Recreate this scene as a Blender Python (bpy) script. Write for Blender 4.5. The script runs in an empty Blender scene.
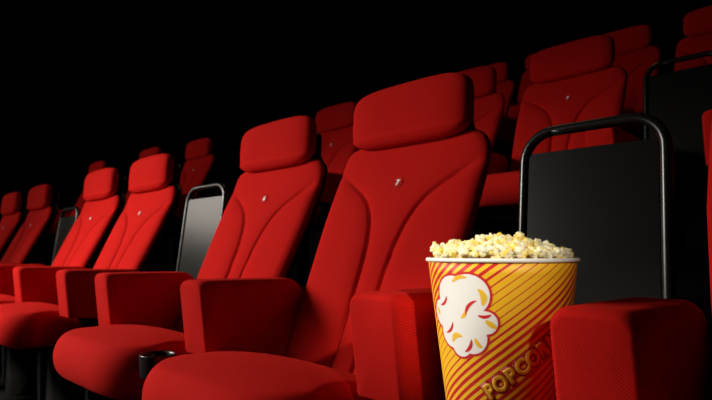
import bpy, bmesh, math, random
import numpy as np
from mathutils import Vector, Matrix, Euler
random.seed(7)
SC = bpy.context.scene
COL = SC.collection
R = math.radians

# ------------------------------------------------------------------ helpers
def tag(o, label=None, cat=None, group=None, kind=None):
    if label: o['label'] = label
    if cat: o['category'] = cat
    if group: o['group'] = group
    if kind: o['kind'] = kind
    return o

def thing(name, label, cat, loc=(0, 0, 0), rz=0, group=None):
    o = bpy.data.objects.new(name, None)
    COL.objects.link(o)
    o.empty_display_size = .05
    o.location = loc
    o.rotation_euler = (0, 0, rz)
    return tag(o, label, cat, group)

def link(name, me, mat=None, parent=None, smooth=True, loc=None):
    if mat and not me.materials: me.materials.append(mat)
    if smooth and me.polygons:
        me.polygons.foreach_set('use_smooth', [True] * len(me.polygons))
    o = bpy.data.objects.new(name, me)
    COL.objects.link(o)
    if parent: o.parent = parent
    if loc: o.location = loc
    return o

def mesh(name, verts, faces):
    me = bpy.data.meshes.new(name)
    me.from_pydata([tuple(map(float, v)) for v in verts], [], faces)
    bm = bmesh.new(); bm.from_mesh(me)
    bmesh.ops.recalc_face_normals(bm, faces=bm.faces)
    bm.to_mesh(me); bm.free()
    me.update()
    return me

def loft(name, rings, cap=True):
    """closed rings of equal length, joined into one skin with capped ends"""
    n = len(rings[0]); vs = [v for r in rings for v in r]; fs = []
    for i in range(len(rings) - 1):
        a, b = i * n, (i + 1) * n
        for j in range(n):
            k = (j + 1) % n
            fs.append((a + j, a + k, b + k, b + j))
    if cap:
        for ring, base in ((rings[0], 0), (rings[-1], (len(rings) - 1) * n)):
            c = np.mean(np.array(ring), axis=0); vs.append(tuple(c)); ci = len(vs) - 1
            for j in range(n): fs.append((base + j, base + (j + 1) % n, ci))
    return mesh(name, vs, fs)

def tube_path(name, pts, r, n=12, closed=False):
    P = [Vector(p) for p in pts]; rings = []; m = len(P); up = None
    for i in range(m):
        if closed: t = (P[(i + 1) % m] - P[i - 1]).normalized()
        else: t = (P[min(i + 1, m - 1)] - P[max(i - 1, 0)]).normalized()
        if up is None:
            up = t.orthogonal().normalized()
        up = (up - t * up.dot(t)).normalized()
        s = t.cross(up)
        rings.append([tuple(P[i] + up * r * math.cos(a) + s * r * math.sin(a)) for a in [2 * math.pi * k / n for k in range(n)]])
    if closed:
        rings.append(rings[0])
        return loft(name, rings, False)
    return loft(name, rings)

def lathe(name, prof, n=48, cap=False):
    return loft(name, [[(r * math.cos(2 * math.pi * k / n), r * math.sin(2 * math.pi * k / n), z) for k in range(n)] for r, z in prof], cap)

def bevel_box(name, x0, x1, y0, y1, z0, z1, b=.004, seg=3):
    bm = bmesh.new()
    bmesh.ops.create_cube(bm, size=1)
    for v in bm.verts:
        v.co = Vector((x0 + (v.co.x + .5) * (x1 - x0), y0 + (v.co.y + .5) * (y1 - y0), z0 + (v.co.z + .5) * (z1 - z0)))
    if b: bmesh.ops.bevel(bm, geom=bm.edges[:], offset=b, segments=seg, profile=.5, affect='EDGES')
    me = bpy.data.meshes.new(name); bm.to_mesh(me); bm.free()
    return me

def sstep(a, b, x):
    t = np.clip((x - a) / (b - a), 0, 1); return t * t * (3 - 2 * t)

# ------------------------------------------------------------------ materials
def mat(name, col, rough=.5, metal=0, spec=.5, coat=0):
    m = bpy.data.materials.new(name); m.use_nodes = True
    b = m.node_tree.nodes['Principled BSDF']
    b.inputs['Base Color'].default_value = (*col, 1)
    b.inputs['Roughness'].default_value = rough
    b.inputs['Metallic'].default_value = metal
    b.inputs['Specular IOR Level'].default_value = spec
    b.inputs['Coat Weight'].default_value = coat
    return m

def N(nt, t, **kw):
    n = nt.nodes.new(t)
    for k, v in kw.items(): setattr(n, k, v)
    return n

def math_n(nt, op, a, b=None, c=None):
    n = N(nt, 'ShaderNodeMath', operation=op)
    for i, v in enumerate((a, b, c)):
        if v is None: continue
        if isinstance(v, (int, float)): n.inputs[i].default_value = v
        else: nt.links.new(v, n.inputs[i])
    return n.outputs[0]

def fabric():
    """red knitted upholstery: staggered small stitches, a soft nap"""
    m = mat('red_knit_fabric', (.5, .01, .01), .9, 0, .04)
    nt = m.node_tree; L = nt.links.new; b = nt.nodes['Principled BSDF']
    tc = N(nt, 'ShaderNodeTexCoord'); sx = N(nt, 'ShaderNodeSeparateXYZ'); L(tc.outputs['Object'], sx.inputs[0])
    x, y, z = sx.outputs
    k = 2 * math.pi / .0046
    h = math_n(nt, 'MULTIPLY', math_n(nt, 'ADD', x, math_n(nt, 'MULTIPLY', y, .93)), k)
    v = math_n(nt, 'MULTIPLY', math_n(nt, 'ADD', z, math_n(nt, 'MULTIPLY', y, .9)), k * 1.05)
    s = math_n(nt, 'MULTIPLY', math_n(nt, 'SINE', h), math_n(nt, 'SINE', v))
    dot = N(nt, 'ShaderNodeMapRange'); dot.inputs['From Min'].default_value = .15; dot.inputs['From Max'].default_value = .95
    L(s, dot.inputs['Value'])
    noi = N(nt, 'ShaderNodeTexNoise'); noi.inputs['Scale'].default_value = 14; noi.inputs['Detail'].default_value = 3
    L(tc.outputs['Object'], noi.inputs['Vector'])
    mix = N(nt, 'ShaderNodeMix', data_type='RGBA')
    mix.inputs['A'].default_value = (*FAB, 1); mix.inputs['B'].default_value = (FAB[0] * .84, FAB[1] * .9, FAB[2] * .9, 1)
    L(noi.outputs['Fac'], mix.inputs['Factor'])
    mx2 = N(nt, 'ShaderNodeMix', data_type='RGBA')
    L(dot.outputs[0], mx2.inputs['Factor']); L(mix.outputs['Result'], mx2.inputs['A'])
    mx2.inputs['B'].default_value = (FAB[0] * .28, FAB[1] * .35, FAB[2] * .35, 1)
    L(mx2.outputs['Result'], b.inputs['Base Color'])
    bump = N(nt, 'ShaderNodeBump'); bump.invert = True
    bump.inputs['Strength'].default_value = .35; bump.inputs['Distance'].default_value = .0012
    L(dot.outputs[0], bump.inputs['Height']); L(bump.outputs[0], b.inputs['Normal'])
    b.inputs['Sheen Weight'].default_value = .12
    b.inputs['Sheen Roughness'].default_value = .35
    b.inputs['Sheen Tint'].default_value = (1, .05, .025, 1)
    return m

FAB = (.56, .0105, .008)
M = {}
M['fabric'] = fabric()
M['shell'] = mat('black_plastic', (.006, .006, .006), .42)
M['steel'] = mat('black_steel', (.0025, .0025, .0025), .8, 0, .05)
M['tube'] = mat('black_enamel_tube', (.007, .007, .006), .25, 0, .38)
M['sheet'] = mat('dark_laminate_sheet', (.005, .005, .0045), .24, 0, .27)
M['badge'] = mat('red_badge', (.42, .009, .007), .75, 0, .1)
M['white'] = mat('white_print', (.85, .83, .8), .6)
M['brass'] = mat('brass_screw', (.75, .6, .25), .25, 1)
M['floor'] = mat('dark_carpet', (.006, .005, .005), .95, 0, .05)
M['wall'] = mat('black_wall_fabric', (.002, .002, .002), 1, 0, 0)
M['table'] = mat('dark_brown_table', (.035, .014, .008), .4)
M['cup'] = mat('black_cup_plastic', (.012, .012, .012), .3)
M['paper'] = mat('white_paper', (.86, .84, .8), .55)
M['ink_red'] = mat('red_ink', (.62, .012, .014), .55)
M['ink_yellow'] = mat('yellow_ink', (.86, .5, .02), .55)
M['ink_maroon'] = mat('dark_red_ink', (.32, .008, .01), .55)
M['ink_ochre'] = mat('ochre_ink', (.8, .36, .015), .55)
for k in ('floor', 'sheet', 'table', 'shell'):
    nt = M[k].node_tree; b = nt.nodes['Principled BSDF']
    n = N(nt, 'ShaderNodeTexNoise'); n.inputs['Scale'].default_value = {'floor': 300, 'sheet': 30, 'table': 12, 'shell': 400}[k]
    tc = N(nt, 'ShaderNodeTexCoord'); nt.links.new(tc.outputs['Object'], n.inputs['Vector'])
    bp = N(nt, 'ShaderNodeBump'); bp.inputs['Strength'].default_value = .12 if k != 'floor' else .6; bp.inputs['Distance'].default_value = .001
    nt.links.new(n.outputs['Fac'], bp.inputs['Height']); nt.links.new(bp.outputs[0], b.inputs['Normal'])

def stripes():
    m = mat('striped_paper', (.8, .5, .02), .5, 0, .4)
    nt = m.node_tree; L = nt.links.new; b = nt.nodes['Principled BSDF']
    uv = N(nt, 'ShaderNodeUVMap'); sx = N(nt, 'ShaderNodeSeparateXYZ'); L(uv.outputs[0], sx.inputs[0])
    u, v = sx.outputs[0], sx.outputs[1]
    A = R(38)
    p = math_n(nt, 'ADD', math_n(nt, 'MULTIPLY', u, -math.sin(A)), math_n(nt, 'MULTIPLY', v, math.cos(A)))
    ph = math_n(nt, 'FRACT', math_n(nt, 'DIVIDE', math_n(nt, 'ADD', p, 5.0), .0098))
    d = math_n(nt, 'ABSOLUTE', math_n(nt, 'SUBTRACT', p, .104))
    du = N(nt, 'ShaderNodeMapRange', interpolation_type='SMOOTHSTEP')
    du.inputs['From Min'].default_value = .012; du.inputs['From Max'].default_value = .054
    du.inputs['To Min'].default_value = .14; du.inputs['To Max'].default_value = .52
    L(d, du.inputs['Value'])
    f = math_n(nt, 'LESS_THAN', ph, du.outputs[0])
    mx = N(nt, 'ShaderNodeMix', data_type='RGBA'); L(f, mx.inputs['Factor'])
    mx.inputs['A'].default_value = (.92, .52, .016, 1); mx.inputs['B'].default_value = (.6, .014, .014, 1)
    L(mx.outputs['Result'], b.inputs['Base Color'])
    return m
M['stripes'] = stripes()

def popcorn_mat():
    m = mat('popped_corn', (.9, .8, .5), .75, 0, .2)
    nt = m.node_tree; L = nt.links.new; b = nt.nodes['Principled BSDF']
    tc = N(nt, 'ShaderNodeTexCoord'); oi = N(nt, 'ShaderNodeObjectInfo')
    ad = N(nt, 'ShaderNodeVectorMath', operation='ADD'); L(tc.outputs['Object'], ad.inputs[0]); L(oi.outputs['Random'], ad.inputs[1])
    n1 = N(nt, 'ShaderNodeTexNoise'); n1.inputs['Scale'].default_value = 75; n1.inputs['Detail'].default_value = 2; L(ad.outputs[0], n1.inputs['Vector'])
    r1 = N(nt, 'ShaderNodeValToRGB'); L(n1.outputs['Fac'], r1.inputs[0])
    r1.color_ramp.elements[0].position = .42; r1.color_ramp.elements[0].color = (.93, .86, .62, 1)
    r1.color_ramp.elements[1].position = .66; r1.color_ramp.elements[1].color = (.92, .66, .1, 1)
    n2 = N(nt, 'ShaderNodeTexNoise'); n2.inputs['Scale'].default_value = 48; L(ad.outputs[0], n2.inputs['Vector'])
    r2 = N(nt, 'ShaderNodeValToRGB'); L(n2.outputs['Fac'], r2.inputs[0])
    r2.color_ramp.elements[0].position = .69; r2.color_ramp.elements[1].position = .75
    mx = N(nt, 'ShaderNodeMix', data_type='RGBA'); L(r2.outputs[0], mx.inputs['Factor']); L(r1.outputs[0], mx.inputs['A'])
    mx.inputs['B'].default_value = (.3, .1, .015, 1)
    L(mx.outputs['Result'], b.inputs['Base Color'])
    b.inputs['Subsurface Weight'].default_value = .35; b.inputs['Subsurface Radius'].default_value = (1, .8, .4); b.inputs['Subsurface Scale'].default_value = .004
    return m
M['corn'] = popcorn_mat()

# ------------------------------------------------------------------ seat meshes (local: x along the row, y to the back, z up; seat centre x = 0)
def y_back(z):                      # front face of the backrest
    z = np.asarray(z, float)
    a = .213 + .48 * (z - .472)
    return np.where(z < .93, a, .4328 + .48 * (z - .93) - 1.35 * (z - .93) ** 2)

SEAM = np.array([(.957, .222), (.944, .202), (.927, .172), (.905, .135), (.880, .103), (.850, .079), (.81, .060), (.76, .047), (.69, .040), (.58, .037), (.40, .036)])

def make_backrest():
    zs = np.concatenate([np.linspace(.43, .45, 5), np.linspace(.455, 1.0, 118), np.linspace(1.003, 1.048, 14)])
    zz = np.linspace(.40, .957, 400); sx = np.interp(zz, SEAM[::-1, 0], SEAM[::-1, 1])
    xn = np.linspace(-1, 1, 125)
    rings = []
    for z in zs:
        w = np.interp(z, [.43, .62, .82, .95, 1.05], [.217, .234, .252, .254, .248])
        rc = .062; top = 1.05
        if z > top - rc:
            q = (z - (top - rc)) / rc; w -= rc * (1 - math.sqrt(max(0, 1 - q * q)))
        T = .019
        e = 1.0
        if z > 1.02: e = math.sqrt(max(.02, 1 - ((z - 1.02) / .03) ** 2))
        if z < .45: e = math.sqrt(max(.05, 1 - ((.45 - z) / .021) ** 2))
        # spread samples a little denser at the rims
        xs = w * np.sign(xn) * (1 - (1 - np.abs(xn)) ** 1.12)
        prof = (1 - np.abs(xs / w) ** 8.0) ** (1 / 2.2)
        # seams and bolsters
        ax = np.abs(xs)
        d = np.min(np.hypot(ax[:, None] - sx[None, :], (z - zz)[None, :] * 1.0), axis=1)
        xline = np.interp(z, SEAM[::-1, 0], SEAM[::-1, 1]) if z < .957 else 9
        outside = ax > xline
        puff = np.where(outside, .010, .006) * (1 - np.exp(-(d / .022) ** 1.3))
        if z > .957: puff = .006 * (1 - np.exp(-(d / .022) ** 1.3))
        groove = -.0085 * np.exp(-(d / .0042) ** 2) * (1 - .85 * sstep(.165, .218, ax))
        fwd = e * (T * prof + (puff + groove) * np.clip(prof * 1.3, 0, 1)) - T
        ys = float(y_back(z)) - fwd          # smaller y = towards the viewer's side of the seat
        lean = np.arctan(np.gradient(y_back(np.array([z - .01, z, z + .01])), .01)[1])
        ring = []
        for x, f in zip(xs, fwd):
            ring.append((x, float(y_back(z)) - f * math.cos(lean), z + f * math.sin(lean)))
        bx = np.linspace(w, -w, 11)[1:-1]
        for x in bx:
            bk = -T - .020 * e * (1 - abs(x / w) ** 4)
            ring.append((x, float(y_back(z)) - bk * math.cos(lean), z + bk * math.sin(lean)))
        rings.append(ring)
    return loft('backrest', rings)

def make_headrest():
    zc, hz = 1.115, .087
    rings = []; th = np.linspace(-math.pi / 2 + .02, math.pi / 2 - .02, 34)
    for t in th:
        s = math.sin(t); q = abs(s)
        z = zc + hz * np.sign(s) * q ** .8
        rel = abs(z - zc) / hz
        w = .203 * (1 - rel ** 4.6) ** (1 / 4.6)
        T = .037 * (1 - rel ** 3.4) ** (1 / 2.4) + .001
        ring = []
        n = 72
        for k in range(n):
            a = 2 * math.pi * k / n
            c, sn = math.cos(a), math.sin(a)
            x = w * np.sign(c) * abs(c) ** .42
            yy = np.sign(sn) * abs(sn) ** .62
            yy = yy * T * (1.0 if yy < 0 else .8)
            zz = z + .004 * (1 - (x / .212) ** 2) * (s > 0) * rel     # arched top
            ring.append((x, .472 + .06 * (z - zc) + yy - (.006 if s < -.5 else 0), zz))
        rings.append(ring)
    return loft('headrest', rings)

def make_shell():
    rings = []
    for z in np.linspace(.40, 1.165, 40):
        w = np.interp(z, [.40, .62, .82, .95, 1.02, 1.06, 1.165], [.19, .212, .228, .228, .215, .17, .15])
        if z > 1.13: w -= .04 * (1 - math.sqrt(max(0, 1 - ((z - 1.13) / .036) ** 2)))
        if z < .43: w -= .03 * (1 - math.sqrt(max(0, 1 - ((.43 - z) / .031) ** 2)))
        y = float(y_back(min(z, 1.05))) + .052 + max(0, z - 1.05) * .22
        ring = []
        n = 40
        for k in range(n):
            a = 2 * math.pi * k / n; c, s = math.cos(a), math.sin(a)
            ring.append((w * np.sign(c) * abs(c) ** .35, y + (.025 if s > 0 else .02) * np.sign(s) * abs(s) ** .7, z))
        rings.append(ring)
    return loft('back_shell', rings)

def make_cushion():
    """thick rounded pad that flares a little in front of the armrests"""
    n = 96
    fy, by = -.192, .275
    a = np.linspace(0, 2 * np.pi, n, endpoint=False)
    cx, sy = np.cos(a), np.sin(a)
    X = np.sign(cx) * np.abs(cx) ** .44
    Yf = np.where(sy < 0, np.abs(sy) ** .72, np.abs(sy) ** .35) * np.sign(sy)
    # outline: wide semi-ellipse in front, square at the back
    Y = np.where(sy < 0, .02 + Yf * (.02 - fy), .02 + Yf * (by - .02))
    HW = np.where(Y < -.03, .238 + .030 * sstep(-.03, -.1, Y), .238)
    X = X * HW
    rings = []
    # profile: (inset scale towards the centre, z) bottom -> top
    ph = np.linspace(-np.pi / 2, np.pi / 2, 25)
    prof = [(.55, -1.0), (.75, -1.0)] + [(.86 + .14 * np.cos(p) ** .9, np.sin(p)) for p in ph] + [(s, None) for s in (.82, .74, .64, .52, .4, .28, .15, .05)]
    for s, zz in prof:
        ring = []
        for x, y in zip(X, Y):
            px, py = x * s, .05 + (y - .05) * s
            u = y; front = sstep(.05, -.2, py)
            ztop = .503 + .012 * (1 - (px / .26) ** 2) - .062 * sstep(-.02, .26, py) - .012 * sstep(-.1, -.21, py)
            zbot = .372 + .02 * sstep(-.1, -.2, py)
            zm, hz = (ztop + zbot) / 2, (ztop - zbot) / 2
            crown = .012 * (1 - s ** 2)
            if zz is None: z = ztop + crown
            else: z = zm + hz * zz + (crown if zz > 0 else 0) * abs(zz)
            ring.append((px, py, z))
        rings.append(ring)
    return loft('cushion', rings)

def make_arm():
    """upholstered arm block: rounded top, raked front, rounded tail"""
    w = .0575; rings = []
    z1 = .671
    top = lambda y: z1 - .004 * sstep(.0, .3, y) - .03 * sstep(.26, .325, y) ** 2
    ys = np.concatenate([[0, .0004, .0015, .0035, .006, .009, .013, .019, .026], np.linspace(.04, .27, 12), np.linspace(.285, .33, 9)])
    def section(y, inset, ztop):
        ring = []; r = .026
        W = w - inset; Z0 = .487 - .035 * float(sstep(.03, .3, y)) + inset * .5; Z1 = ztop - inset
        rr = max(.008, r - inset * .6)
        for cx_, cz_, a0 in ((W - rr, Z1 - rr, 0), (-W + rr, Z1 - rr, 90), (-W + .006, Z0 + .006, 180), (W - .006, Z0 + .006, 270)):
            r_ = rr if cz_ > Z0 + .02 else .006
            for k in range(7):
                t = R(a0 + 15 * k)
                ring.append((cx_ + r_ * math.cos(t), y, cz_ + r_ * math.sin(t)))
        return ring
    for y in ys:
        inset = .0
        if y < .026: inset = .013 * (1 - math.sqrt(max(0, 1 - (1 - y / .026) ** 2)))
        if y > .30: inset = .012 * ((y - .30) / .03) ** 2
        ring = section(y, inset, float(top(y)))
        sh = lambda z: (1 - sstep(.0, .2, y)) * (-.13 * (z - .62))
        rings.append([(x, yy - .012 + sh(z), z) for x, yy, z in ring])
    return loft('armrest', rings)

def make_arm_bracket():
    rings = []
    for z, y0, y1 in ((0.0, .06, .30), (.03, .06, .30), (.035, .11, .25), (.44, .09, .25), (.50, .045, .29), (.505, .045, .29)):
        rings.append([(.024, y0, z), (.024, y1, z), (-.024, y1, z), (-.024, y0, z)])
    return loft('bracket', rings)

def make_pedestal():
    rings = []
    for z, hx, y0, y1 in ((0, .10, .02, .24), (.02, .10, .02, .24), (.03, .045, .06, .19), (.33, .045, .06, .19), (.35, .16, -.06, .24), (.385, .17, -.08, .25)):
        rings.append([(hx, y0, z), (hx, y1, z), (-hx, y1, z), (-hx, y0, z)])
    return loft('pedestal', rings)

def text_mesh(s, size, off=0.0, ext=.0006):
    c = bpy.data.curves.new('t', 'FONT'); c.body = s; c.size = size; c.offset = off; c.extrude = ext
    c.align_x = 'CENTER'; c.align_y = 'CENTER'; c.resolution_u = 4
    o = bpy.data.objects.new('t', c); COL.objects.link(o)
    dg = bpy.context.evaluated_depsgraph_get(); dg.update()
    me = bpy.data.meshes.new_from_object(o.evaluated_get(dg))
    bpy.data.objects.remove(o); bpy.data.curves.remove(c)
    return me

MESH = dict(backrest=make_backrest(), headrest=make_headrest(), shell=make_shell(), cushion=make_cushion(),
            arm=make_arm(), bracket=make_arm_bracket(), pedestal=make_pedestal())
MESH['badge'] = lathe('number_badge', [(.0005, .0016), (.0125, .0016), (.0136, .0008), (.0146, .0022), (.0164, .0026), (.0176, .001), (.018, -.008)], 40)
MESH['cup'] = lathe('cup_holder', [(.0005, -.05), (.036, -.05), (.038, -.046), (.041, 0), (.0412, .002), (.0385, .002), (.0375, -.004), (.035, -.04), (.0005, -.042)], 48)
MESH['bolt'] = lathe('headrest_bolt', [(.0005, .004), (.003, .0037), (.0046, .002), (.005, 0), (.005, -.006)], 16)
DIG = {}
def digit(s):
    if s not in DIG:
        DIG[s] = text_mesh(s, .022, .0009, .0005)
    return DIG[s]

PITCH, GAP = .60, .357
def seat(x, row_y, row_z, number, label, group, arms, cup=None, far=0.0):
    x, row_y = x + far * (x - 1.23), row_y + far * (row_y + .9)
    t = thing('cinema_seat', label, 'seat', (x, row_y, row_z), 0, group)
    link('cushion', MESH['cushion'], M['fabric'], t)
    link('backrest', MESH['backrest'], M['fabric'], t)
    hd = link('headrest', MESH['headrest'], M['fabric'], t)
    sh = link('back_shell', MESH['shell'], M['shell'], t)
    link('pedestal', MESH['pedestal'], M['steel'], t)
    bo = link('bolt', MESH['bolt'], M['brass'], sh); bo.location = (.231, .470, .985); bo.rotation_euler = (R(25), R(75), 0)
    z = .921
    bd = link('number_badge', MESH['badge'], M['badge'], t)
    bd.location = (0, float(y_back(z)) - .0062, z); bd.rotation_euler = (R(90 - 25), 0, 0)
    nb = link('number', digit(number), M['white'], bd, smooth=False)
    nb.location = (0, 0, .0020)
    tag(nb, 'white printed number on the badge')
    for ax in arms:
        a = link('armrest', MESH['arm'], M['fabric'], t, loc=(ax, 0, 0))
        link('bracket', MESH['bracket'], M['steel'], a)
        if cup == ax:
            c = link('cup_holder', MESH['cup'], M['cup'], a)
            c.location = (-.02, -.082, .500)
            tag(c, 'round black cup holder under the front of the armrest')
    return t

P2 = 2 * PITCH + GAP
G1 = 'numbered red seats of the front row'
seat(1.5 * PITCH + GAP - .006, 0, 0, '8', 'red seat cut off at the right picture edge, its armrest beside the popcorn bucket', G1, [-.294], None)
seat(.5 * PITCH - .012, 0, 0, '7', 'large red seat numbered 7 just left of the striped popcorn bucket', G1, [-.296, .304], -.296)
seat(-.5 * PITCH, 0, 0, '6', 'red seat numbered 6 directly right of the grey guard panel', G1, [-.288], None, .025)
seat(-1.5 * PITCH - GAP, 0, 0, '5', 'bright red seat just left of the grey guard panel', G1, [-.30, .302], None, .045)
seat(-2.5 * PITCH - GAP, 0, 0, '4', 'bright red front row seat, third one left of the large seat numbered 7', G1, [-.30], None, .045)
seat(-3.5 * PITCH - 2 * GAP - .11, 0, 0, '3', 'dim red front row seat, second from the left picture edge', G1, [-.30, .30], None, .04)
seat(-4.5 * PITCH - 2 * GAP - .20, 0, 0, '2', 'dim red front row seat cut off by the left picture edge', G1, [-.30], None, .04)

RY, RZ = 1.39, .53
G2 = 'red seats of the second row'
seat(1.145, RY, RZ, '8', 'dark second row seat at the right picture edge of which only an armrest shows', G2, [-.30])
seat(.16, RY, RZ, '7', 'dark red numbered seat right behind the black guard panel', G2, [-.30, .30])
seat(-.445, RY, RZ, '6', 'dark red seat peeking out behind the right side of the seat numbered 7', G2, [-.30])
seat(-1.47, RY, RZ, '5', 'dark red seat showing between the seats numbered 6 and 7', G2, [-.30, .30])
seat(-3.2, RY - .06, RZ, '4', 'dim red seat with visible backrest above the left corner of the grey guard panel', G2, [-.30, .30])
seat(-3.93, RY - .17, RZ, '3', 'dark red seat whose headrest shows above the bright seat left of the grey panel', G2, [-.30])
seat(-5.12, RY - .22, RZ, '2', 'dark red seat whose headrest shows farthest left above the front row', G2, [-.30])
G3 = 'red seats of the upper rows'
seat(-.07, 2 * RY, 2 * RZ, '7', 'dark red upper seat behind the right shoulder of the seat behind the black panel', G3, [-.30])
seat(.525, 2 * RY, 2 * RZ, '8', 'dark red seat in the upper right corner above the rear guard panel', G3, [-.2975, .30])
seat(-1.13, 2 * RY, 2 * RZ, '6', 'very dark seat right of the one behind the seat numbered 7', G3, [.30])
seat(-1.28, 3 * RY, 3 * RZ, '6', 'darkest small seat edge left of the seat behind the black panel', G3, [-.30, .30])

# ------------------------------------------------------------------ guard panels between the pairs
LEAN = math.tan(R(7))
def guard_meshes(w=.146, h=1.006):
    py = lambda z: LEAN * (z - .6)
    rc = .065; pts = []
    for z in np.linspace(0, h - rc, 12): pts.append((-w, py(z), z))
    for k in range(1, 10):
        a = R(180 - 10 * k); pts.append((-w + rc + rc * math.cos(a), py(h - rc + rc * math.sin(a)), h - rc + rc * math.sin(a)))
    for x in np.linspace(-w + rc, w - rc, 6)[0:]: pts.append((x, py(h), h))
    for k in range(1, 10):
        a = R(90 - 10 * k); pts.append((w - rc + rc * math.cos(a), py(h - rc + rc * math.sin(a)), h - rc + rc * math.sin(a)))
    for z in np.linspace(h - rc, 0, 12)[1:]: pts.append((w, py(z), z))
    fr = tube_path('frame', pts, .0115, 14)
    def sheet(yf):
        ring = []; ws, r = w - .012, .012; zt, zb = h - .048, .22
        for cx_, cz_, a0 in ((ws - r, zt - r, 0), (-ws + r, zt - r, 90), (-ws + r, zb + r, 180), (ws - r, zb + r, 270)):
            for k in range(5):
                t = R(a0 + 22.5 * k); z = cz_ + r * math.sin(t)
                ring.append((cx_ + r * math.cos(t), py(z) + yf, z))
        return ring
    pn = loft('panel', [sheet(-.005), sheet(.005)])
    return fr, pn
GF, GP = guard_meshes()
def guard(x, ry, rz, label):
    t = thing('guard_panel', label, 'guard panel', (x, ry + .422, rz), 0, 'tube framed guard panels between seat pairs')
    link('frame', GF, M['tube'], t)
    link('panel', GP, M['sheet'], t, smooth=False)
    return t
gc = PITCH + GAP / 2
guard(gc, 0, 0, 'large black guard panel with rounded tube frame behind the popcorn bucket')
guard(-gc - .02, .02, 0, 'grey shining guard panel between the seats numbered 5 and 6')
guard(-gc - P2 - .16, .05, 0, 'unlit guard panel showing as a thin pale edge in the left dark gap')
guard(.635, RY, RZ, 'black guard panel cut by the right picture edge, behind the large one')
guard(.26, 3 * RY, 3 * RZ + .14, 'distant guard rail showing as a thin line in the upper right corner')

# ------------------------------------------------------------------ small table, bucket, popcorn
BX, BY, BZ = .784, .08, .500
tb = thing('side_table', 'small dark table between two armrests under the popcorn bucket', 'table', (BX - .005, BY + .03, 0))
ringt = lambda z, i: [(x, y, z) for x, y in [((.108 - i - .03) * sx_ + .03 * math.cos(R(a)), (.135 - i - .03) * sy_ + .03 * math.sin(R(a)))
        for sx_, sy_, a0 in ((1, 1, 0), (-1, 1, 90), (-1, -1, 180), (1, -1, 270)) for a in range(a0, a0 + 91, 15)]]
link('table_top', loft('table_top', [ringt(.476, .004), ringt(.480, 0), ringt(.4955, 0), ringt(.4995, .004)]), M['table'], tb)
link('post', lathe('post', [(.08, 0), (.08, .008), (.022, .02), (.02, .46), (.06, .476)], 32, True), M['steel'], tb)

H, RB, RT = .228, .0865, .1126
rad = lambda h: RB + (RT - RB) * h / H
bk = thing('popcorn_bucket', 'red and yellow striped paper bucket heaped with popcorn', 'bucket', (BX, BY, BZ))
def make_bucket():
    n, m = 128, 12
    vs, fs, uv = [], [], []
    for i in range(m + 1):
        h = H * i / m
        for j in range(n):
            a = 2 * math.pi * j / n - math.pi
            vs.append((rad(h) * math.sin(a), -rad(h) * math.cos(a), h))
    me = bpy.data.meshes.new('paper_cup')
    for i in range(m):
        for j in range(n): fs.append((i * n + j, i * n + (j + 1) % n, (i + 1) * n + (j + 1) % n, (i + 1) * n + j))
    me.from_pydata(vs, [], fs)
    ul = me.uv_layers.new(name='UVMap')
    for p in me.polygons:
        j0 = p.index % n; i0 = p.index // n
        for li, (dj, di) in zip(p.loop_indices, ((0, 0), (1, 0), (1, 1), (0, 1))):
            a = 2 * math.pi * (j0 + dj) / n - math.pi
            ul.data[li].uv = (a * .1, H * (i0 + di) / m)
    return me
body = link('paper_cup', make_bucket(), M['stripes'], bk)
sol = body.modifiers.new('thickness', 'SOLIDIFY'); sol.thickness = .0012; sol.offset = -1
link('base', lathe('base', [(.0005, .008), (RB - .001, .008), (RB - .001, .006), (.0005, .006)], 64), M['paper'], bk)
rim_pts = [((RT + .0005) * math.cos(2 * math.pi * k / 96), (RT + .0005) * math.sin(2 * math.pi * k / 96), H) for k in range(96)]
rm = link('rim', tube_path('rim', rim_pts, .0032, 12, True), M['paper'], bk)
tag(rm, 'white rolled paper rim')

def on_cup(s, h, lift):
    a = s / .1; r = rad(h) + lift
    return (r * math.sin(a), -r * math.cos(a), h)

def refine(bm, most):
    bmesh.ops.triangulate(bm, faces=bm.faces[:])
    for _ in range(6):
        long = [e for e in bm.edges if e.calc_length() > most]
        if not long: break
        bmesh.ops.subdivide_edges(bm, edges=long, cuts=1)
        bmesh.ops.triangulate(bm, faces=bm.faces[:])

def cup_patch(name, outline, lift, m, parent, thick=.00025):
    """flat outline in (arc, height) metres laid on the paper as printed ink with a thin body"""
    bm = bmesh.new()
    vs = [bm.verts.new((x, y, 0)) for x, y in outline]
    es = [bm.edges.new((vs[i], vs[(i + 1) % len(vs)])) for i in range(len(vs))]
    bmesh.ops.triangle_fill(bm, use_beauty=True, edges=es)
    refine(bm, .006)
    bmesh.ops.recalc_face_normals(bm, faces=bm.faces)
    ext = bmesh.ops.extrude_face_region(bm, geom=bm.faces[:])
    top = {v for v in ext['geom'] if isinstance(v, bmesh.types.BMVert)}
    for v in bm.verts: v.co = Vector(on_cup(v.co.x, v.co.y, lift + (thick if v in top else 0)))
    bmesh.ops.recalc_face_normals(bm, faces=bm.faces)
    me = bpy.data.meshes.new(name); bm.to_mesh(me); bm.free()
    return link(name, me, m, parent, smooth=False)

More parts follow.
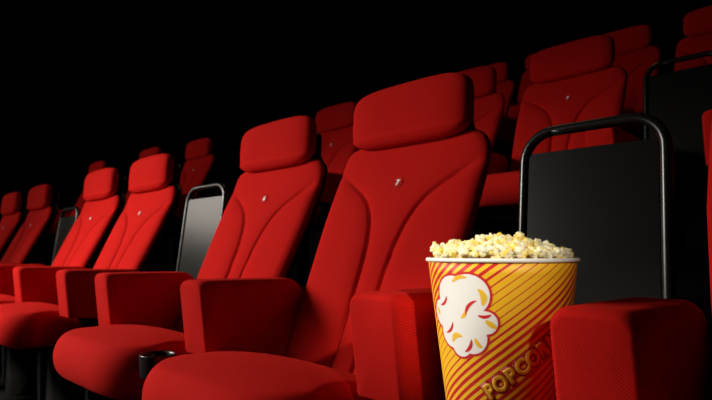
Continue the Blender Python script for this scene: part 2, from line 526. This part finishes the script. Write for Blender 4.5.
# plain popped-kernel print (white puff, red outline, yellow flecks)
def spline(pts, n=8):
    out = []; k = len(pts)
    for i in range(k):
        p0, p1, p2, p3 = [np.array(pts[(i + j) % k]) for j in (-1, 0, 1, 2)]
        for t in np.linspace(0, 1, n, endpoint=False):
            out.append(tuple(.5 * ((2 * p1) + (-p0 + p2) * t + (2 * p0 - 5 * p1 + 4 * p2 - p3) * t * t + (-p0 + 3 * p1 - 3 * p2 + p3) * t ** 3)))
    return out
def puff(c, lobes, grow=0):
    """outline of a union of round lobes, seen from its centre"""
    out = []
    for a in np.linspace(0, 2 * np.pi, 150, endpoint=False):
        d = np.array([math.cos(a), math.sin(a)]); best = .004
        for lx, ly, lr in lobes:
            q = np.array([lx, ly]); b = d @ q; disc = (lr + grow) ** 2 - (q @ q - b * b)
            if disc > 0: best = max(best, b + math.sqrt(disc))
        out.append((c[0] + d[0] * best, c[1] + d[1] * best))
    return out
EC = (-.003, .146)
LOB = [(-.012, .030, .030), (.012, .034, .029), (.0, .008, .030), (-.040, .004, .020), (-.022, -.022, .022), (.012, -.026, .023), (.034, -.004, .016), (-.006, -.038, .017)]
em = cup_patch('emblem', puff(EC, LOB, .0034), .0003, M['ink_red'], bk)
tag(em, 'popped kernel print in white, red and yellow')
cup_patch('emblem_puff', puff(EC, LOB), .0006, M['white'], em)
def blob(cx_, cy_, a, b_, rot, bend=0):
    o = []
    for t in np.linspace(0, 2 * np.pi, 24, endpoint=False):
        x, y = a * math.cos(t), b_ * math.sin(t); y += bend * x * x / a
        o.append((cx_ + x * math.cos(rot) - y * math.sin(rot), cy_ + x * math.sin(rot) + y * math.cos(rot)))
    return o
for (x, y, a, b_, rot, bend) in ((-.004, .204, .012, .003, .3, -.3), (.030, .178, .012, .004, 1.75, .35), (-.053, .152, .006, .003, 1.9, 0), (-.018, .120, .011, .0042, .5, -.5), (.038, .140, .009, .0036, -.6, 0), (.018, .112, .008, .003, -.9, .2), (.0, .150, .006, .0026, .9, .2)):
    cup_patch('emblem_fleck', blob(x, y, a, b_, rot, bend), .0009, M['ink_yellow'], em)
for (x, y, a, b_, rot, bend) in ((-.034, .166, .011, .0022, .7, .3), (.008, .164, .014, .0024, .9, -.3), (.030, .150, .009, .0024, .1, .3), (-.026, .128, .012, .0022, .8, .3), (.006, .106, .011, .0026, 1.0, .3)):
    cup_patch('emblem_crease', blob(x, y, a, b_, rot, bend), .0009, M['ink_red'], em)

# POPCORN lettering that climbs along the stripes
AL = R(37.5)
def lettering(off, lift, m, parent, name):
    out = None
    step = .0197
    for i, chh in enumerate('POPCORN'):
        me = text_mesh(chh, .029, off, 0)
        bm = bmesh.new(); bm.from_mesh(me)
        refine(bm, .005)
        ext = bmesh.ops.extrude_face_region(bm, geom=bm.faces[:])
        top = {v for v in ext['geom'] if isinstance(v, bmesh.types.BMVert)}
        for v in bm.verts:
            x, y = v.co.x * .92 + i * step, v.co.y
            s = .0325 + x * math.cos(AL) - y * math.sin(AL); h = .0463 + x * math.sin(AL) + y * math.cos(AL)
            v.co = Vector(on_cup(s, h, lift + (.0002 if v in top else 0)))
        bmesh.ops.recalc_face_normals(bm, faces=bm.faces)
        me2 = bpy.data.meshes.new(name); bm.to_mesh(me2); bm.free()
        o = link('letter_outline' if parent is None else 'letter', me2, m, bk if parent is None else parent[i], smooth=False)
        out = (out or []) + [o]
    return out
backs = lettering(.0042, .0003, M['ink_maroon'], None, 'letter_outline')
lettering(.0016, .0007, M['ink_ochre'], backs, 'letter')

# popcorn: eight kinds of popped kernel
def kernel(seed):
    rnd = random.Random(seed)
    lob = []
    for _ in range(rnd.randint(8, 12)):
        d = Vector((rnd.gauss(0, 1), rnd.gauss(0, 1), rnd.gauss(0, .8))).normalized()
        lob.append((d * rnd.uniform(.0055, .0092), rnd.uniform(.0024, .0048)))
    lob.append((Vector((0, 0, 0)), .0055))
    bm = bmesh.new(); bmesh.ops.create_icosphere(bm, subdivisions=4, radius=1)
    for v in bm.verts:
        d = v.co.normalized(); best = 0
        for q, r in lob:
            b = d.dot(q); disc = r * r - (q.length_squared - b * b)
            if disc > 0: best = max(best, b + math.sqrt(disc))
        best *= 1 + .06 * math.sin(d.x * 19 + seed) * math.sin(d.y * 17) + .05 * math.sin(d.z * 27 + seed * 2)
        v.co = d * best
    me = bpy.data.meshes.new('popcorn'); bm.to_mesh(me); bm.free()
    me.materials.append(M['corn'])
    me.polygons.foreach_set('use_smooth', [True] * len(me.polygons))
    return me
KER = [kernel(s) for s in range(9)]
rnd = random.Random(5)
def heap(x, y):
    r = math.hypot(x, y) / RT
    z = H + .001 + .017 * (1 - r ** 2.2)
    # higher towards the left front third
    z += .010 * math.exp(-((x + .01) ** 2 + (y - .0) ** 2) / .0022) - .004 * sstep(.03, .1, x - y * .3)
    return z
spots = []
sp = .0158
rows = int(RT * 2 / (sp * .87)) + 2
for i in range(-rows // 2, rows // 2 + 1):
    for j in range(-10, 11):
        x = (j + .5 * (i % 2)) * sp + rnd.uniform(-.003, .003); y = i * sp * .87 + rnd.uniform(-.003, .003)
        if math.hypot(x, y) < RT - .021: spots.append((x, y))
for k in range(40):                                         # pieces along the paper wall
    a = 2 * math.pi * k / 40 + rnd.uniform(-.05, .05)
    spots.append(((RT - .0135) * math.cos(a), (RT - .0135) * math.sin(a)))
for x, y in spots:
    o = link('popcorn', rnd.choice(KER), None, None)
    edge = math.hypot(x, y) > RT - .022
    s = rnd.uniform(.95, 1.15) if edge else rnd.uniform(1.0, 1.4)
    o.scale = (s, s, s)
    o.location = (BX + x, BY + y, BZ + (H + .0085 - .003 * sstep(.02, .1, x) + .006 * sstep(-.04, -.1, x) if edge else heap(x, y)) + rnd.uniform(-.002, .005))
    o.rotation_euler = (rnd.uniform(0, 6.3), rnd.uniform(0, 6.3), rnd.uniform(0, 6.3))
    tag(o, 'fluffy yellowish white popped kernel heaped in the striped bucket', 'popcorn', 'popped kernels in the bucket')
# deeper popcorn that only fills the gaps under the counted pieces
bm = bmesh.new()
for k in range(260):
    a, r = rnd.uniform(0, 6.283), math.sqrt(rnd.random()) * (RT - .022)
    x, y = r * math.cos(a), r * math.sin(a)
    bmesh.ops.create_icosphere(bm, subdivisions=2, radius=rnd.uniform(.007, .011), matrix=Matrix.Translation((BX + x, BY + y, BZ + heap(x, y) - .015 + rnd.uniform(-.004, .002))))
me = bpy.data.meshes.new('popcorn_filling'); bm.to_mesh(me); bm.free()
o = link('popcorn_filling', me, M['corn'])
tag(o, 'loose popcorn filling the bucket under the top pieces', 'popcorn', None, 'stuff')

# ------------------------------------------------------------------ the room
def struct(name, me, m):
    o = link(name, me, m, None, smooth=False); o['kind'] = 'structure'; return o
prof = [(-4.5, 0), (.86, 0)]
for k in range(1, 5):
    prof += [(.86 + (k - 1) * RY, k * RZ), (.86 + k * RY, k * RZ)]
prof[-1] = (8.0, prof[-1][1])
X0, X1 = -10.0, 3.6
vs = [(x, y, z) for y, z in prof for x in (X0, X1)] + [(x, y, -.3) for y in (8.0, -4.5) for x in (X0, X1)]
n = len(prof)
fs = [(2 * i, 2 * i + 1, 2 * i + 3, 2 * i + 2) for i in range(n + 1)]
fs.append((2 * n + 2, 2 * n + 3, 1, 0))
fs += [tuple(2 * i for i in range(n + 2)), tuple(2 * i + 1 for i in range(n + 2))]
struct('floor', mesh('floor', vs, fs), M['floor'])
struct('wall_back', bevel_box('wall_back', X0, X1, 8.0, 8.15, -.3, 6.0, 0), M['wall'])
struct('wall_left', bevel_box('wall_left', X0 - .15, X0, -4.5, 8.15, -.3, 6.0, 0), M['wall'])
struct('wall_right', bevel_box('wall_right', X1, X1 + .15, -4.5, 8.15, -.3, 6.0, 0), M['wall'])
struct('ceiling', bevel_box('ceiling', X0 - .15, X1 + .15, -4.5, 8.15, 6.0, 6.15, 0), M['wall'])

# ------------------------------------------------------------------ light
def aim(o, tgt):
    o.rotation_euler = (Vector(tgt) - o.location).to_track_quat('-Z', 'Y').to_euler()
def spot(name, loc, tgt, power, col, size, blend, rad_):
    l = bpy.data.lights.new(name, 'SPOT'); l.energy = power; l.color = col; l.spot_size = R(size); l.spot_blend = blend; l.shadow_soft_size = rad_
    o = bpy.data.objects.new(name, l); COL.objects.link(o); o.location = loc; aim(o, tgt); return o
key = spot('key_spot', (-2.95, -2.5, 2.25), (-.72, .24, .2), 850, (1, .95, .87), 44, .6, .65)
key.scale = (1.55, 1, 1)
spot('bucket_spot', (2.5, -1.05, 1.75), (.775, .0, .735), 200, (1, .93, .8), 8.5, 1, .06)
spot('bucket_fill_front', (-.7, -2.2, 1.8), (.745, .0, .68), 150, (1, .94, .82), 8, 1, .06)  # added narrow spot, brightens the left side of the bucket
def area(name, loc, tgt, power, col, sx_, sy_):
    l = bpy.data.lights.new(name, 'AREA'); l.shape = 'RECTANGLE'; l.size = sx_; l.size_y = sy_; l.energy = power; l.color = col
    o = bpy.data.objects.new(name, l); COL.objects.link(o); o.location = loc; aim(o, tgt); return o
area('ceiling_light', (-1.6, 2.6, 5.4), (-.6, 1.6, 0), 5, (1, .82, .45), 1.2, .5)
area('side_fill', (-5.6, -2.4, 2.3), (-1.6, 1.6, 1.4), 44, (1, .9, .8), 1.6, 1.2)  # added fill from the left, lifts upper rows and gives the panel its sheen
area('front_fill', (-3.0, -4.2, 1.7), (-.2, .5, .9), 26, (1, .9, .8), 1.2, .8)
w = bpy.data.worlds.new('World'); SC.world = w; w.use_nodes = True
w.node_tree.nodes['Background'].inputs[0].default_value = (.0, .0, .0, 1)

# ------------------------------------------------------------------ camera
cam = bpy.data.cameras.new('camera'); co = bpy.data.objects.new('camera', cam); COL.objects.link(co)
cam.sensor_width = 36; cam.lens = 552.5 / 712 * 36; cam.clip_start = .01
yaw, pitch, roll = R(-44.515), R(5.179), R(-.124)
fw = Vector((math.sin(yaw) * math.cos(pitch), math.cos(yaw) * math.cos(pitch), math.sin(pitch)))
rt = Vector((math.cos(yaw), -math.sin(yaw), 0)); up = rt.cross(fw)
r2 = rt * math.cos(roll) + up * math.sin(roll); u2 = -rt * math.sin(roll) + up * math.cos(roll)
co.matrix_world = Matrix(((r2.x, u2.x, -fw.x, 1.233), (r2.y, u2.y, -fw.y, -.699), (r2.z, u2.z, -fw.z, .743), (0, 0, 0, 1)))
cam.dof.use_dof = True; cam.dof.focus_distance = 1.0; cam.dof.aperture_fstop = 5.6
SC.camera = co
vs_ = SC.view_settings
vs_.view_transform = 'Standard'; vs_.look = 'None'; vs_.gamma = 1; vs_.exposure = 0; vs_.use_curve_mapping = False
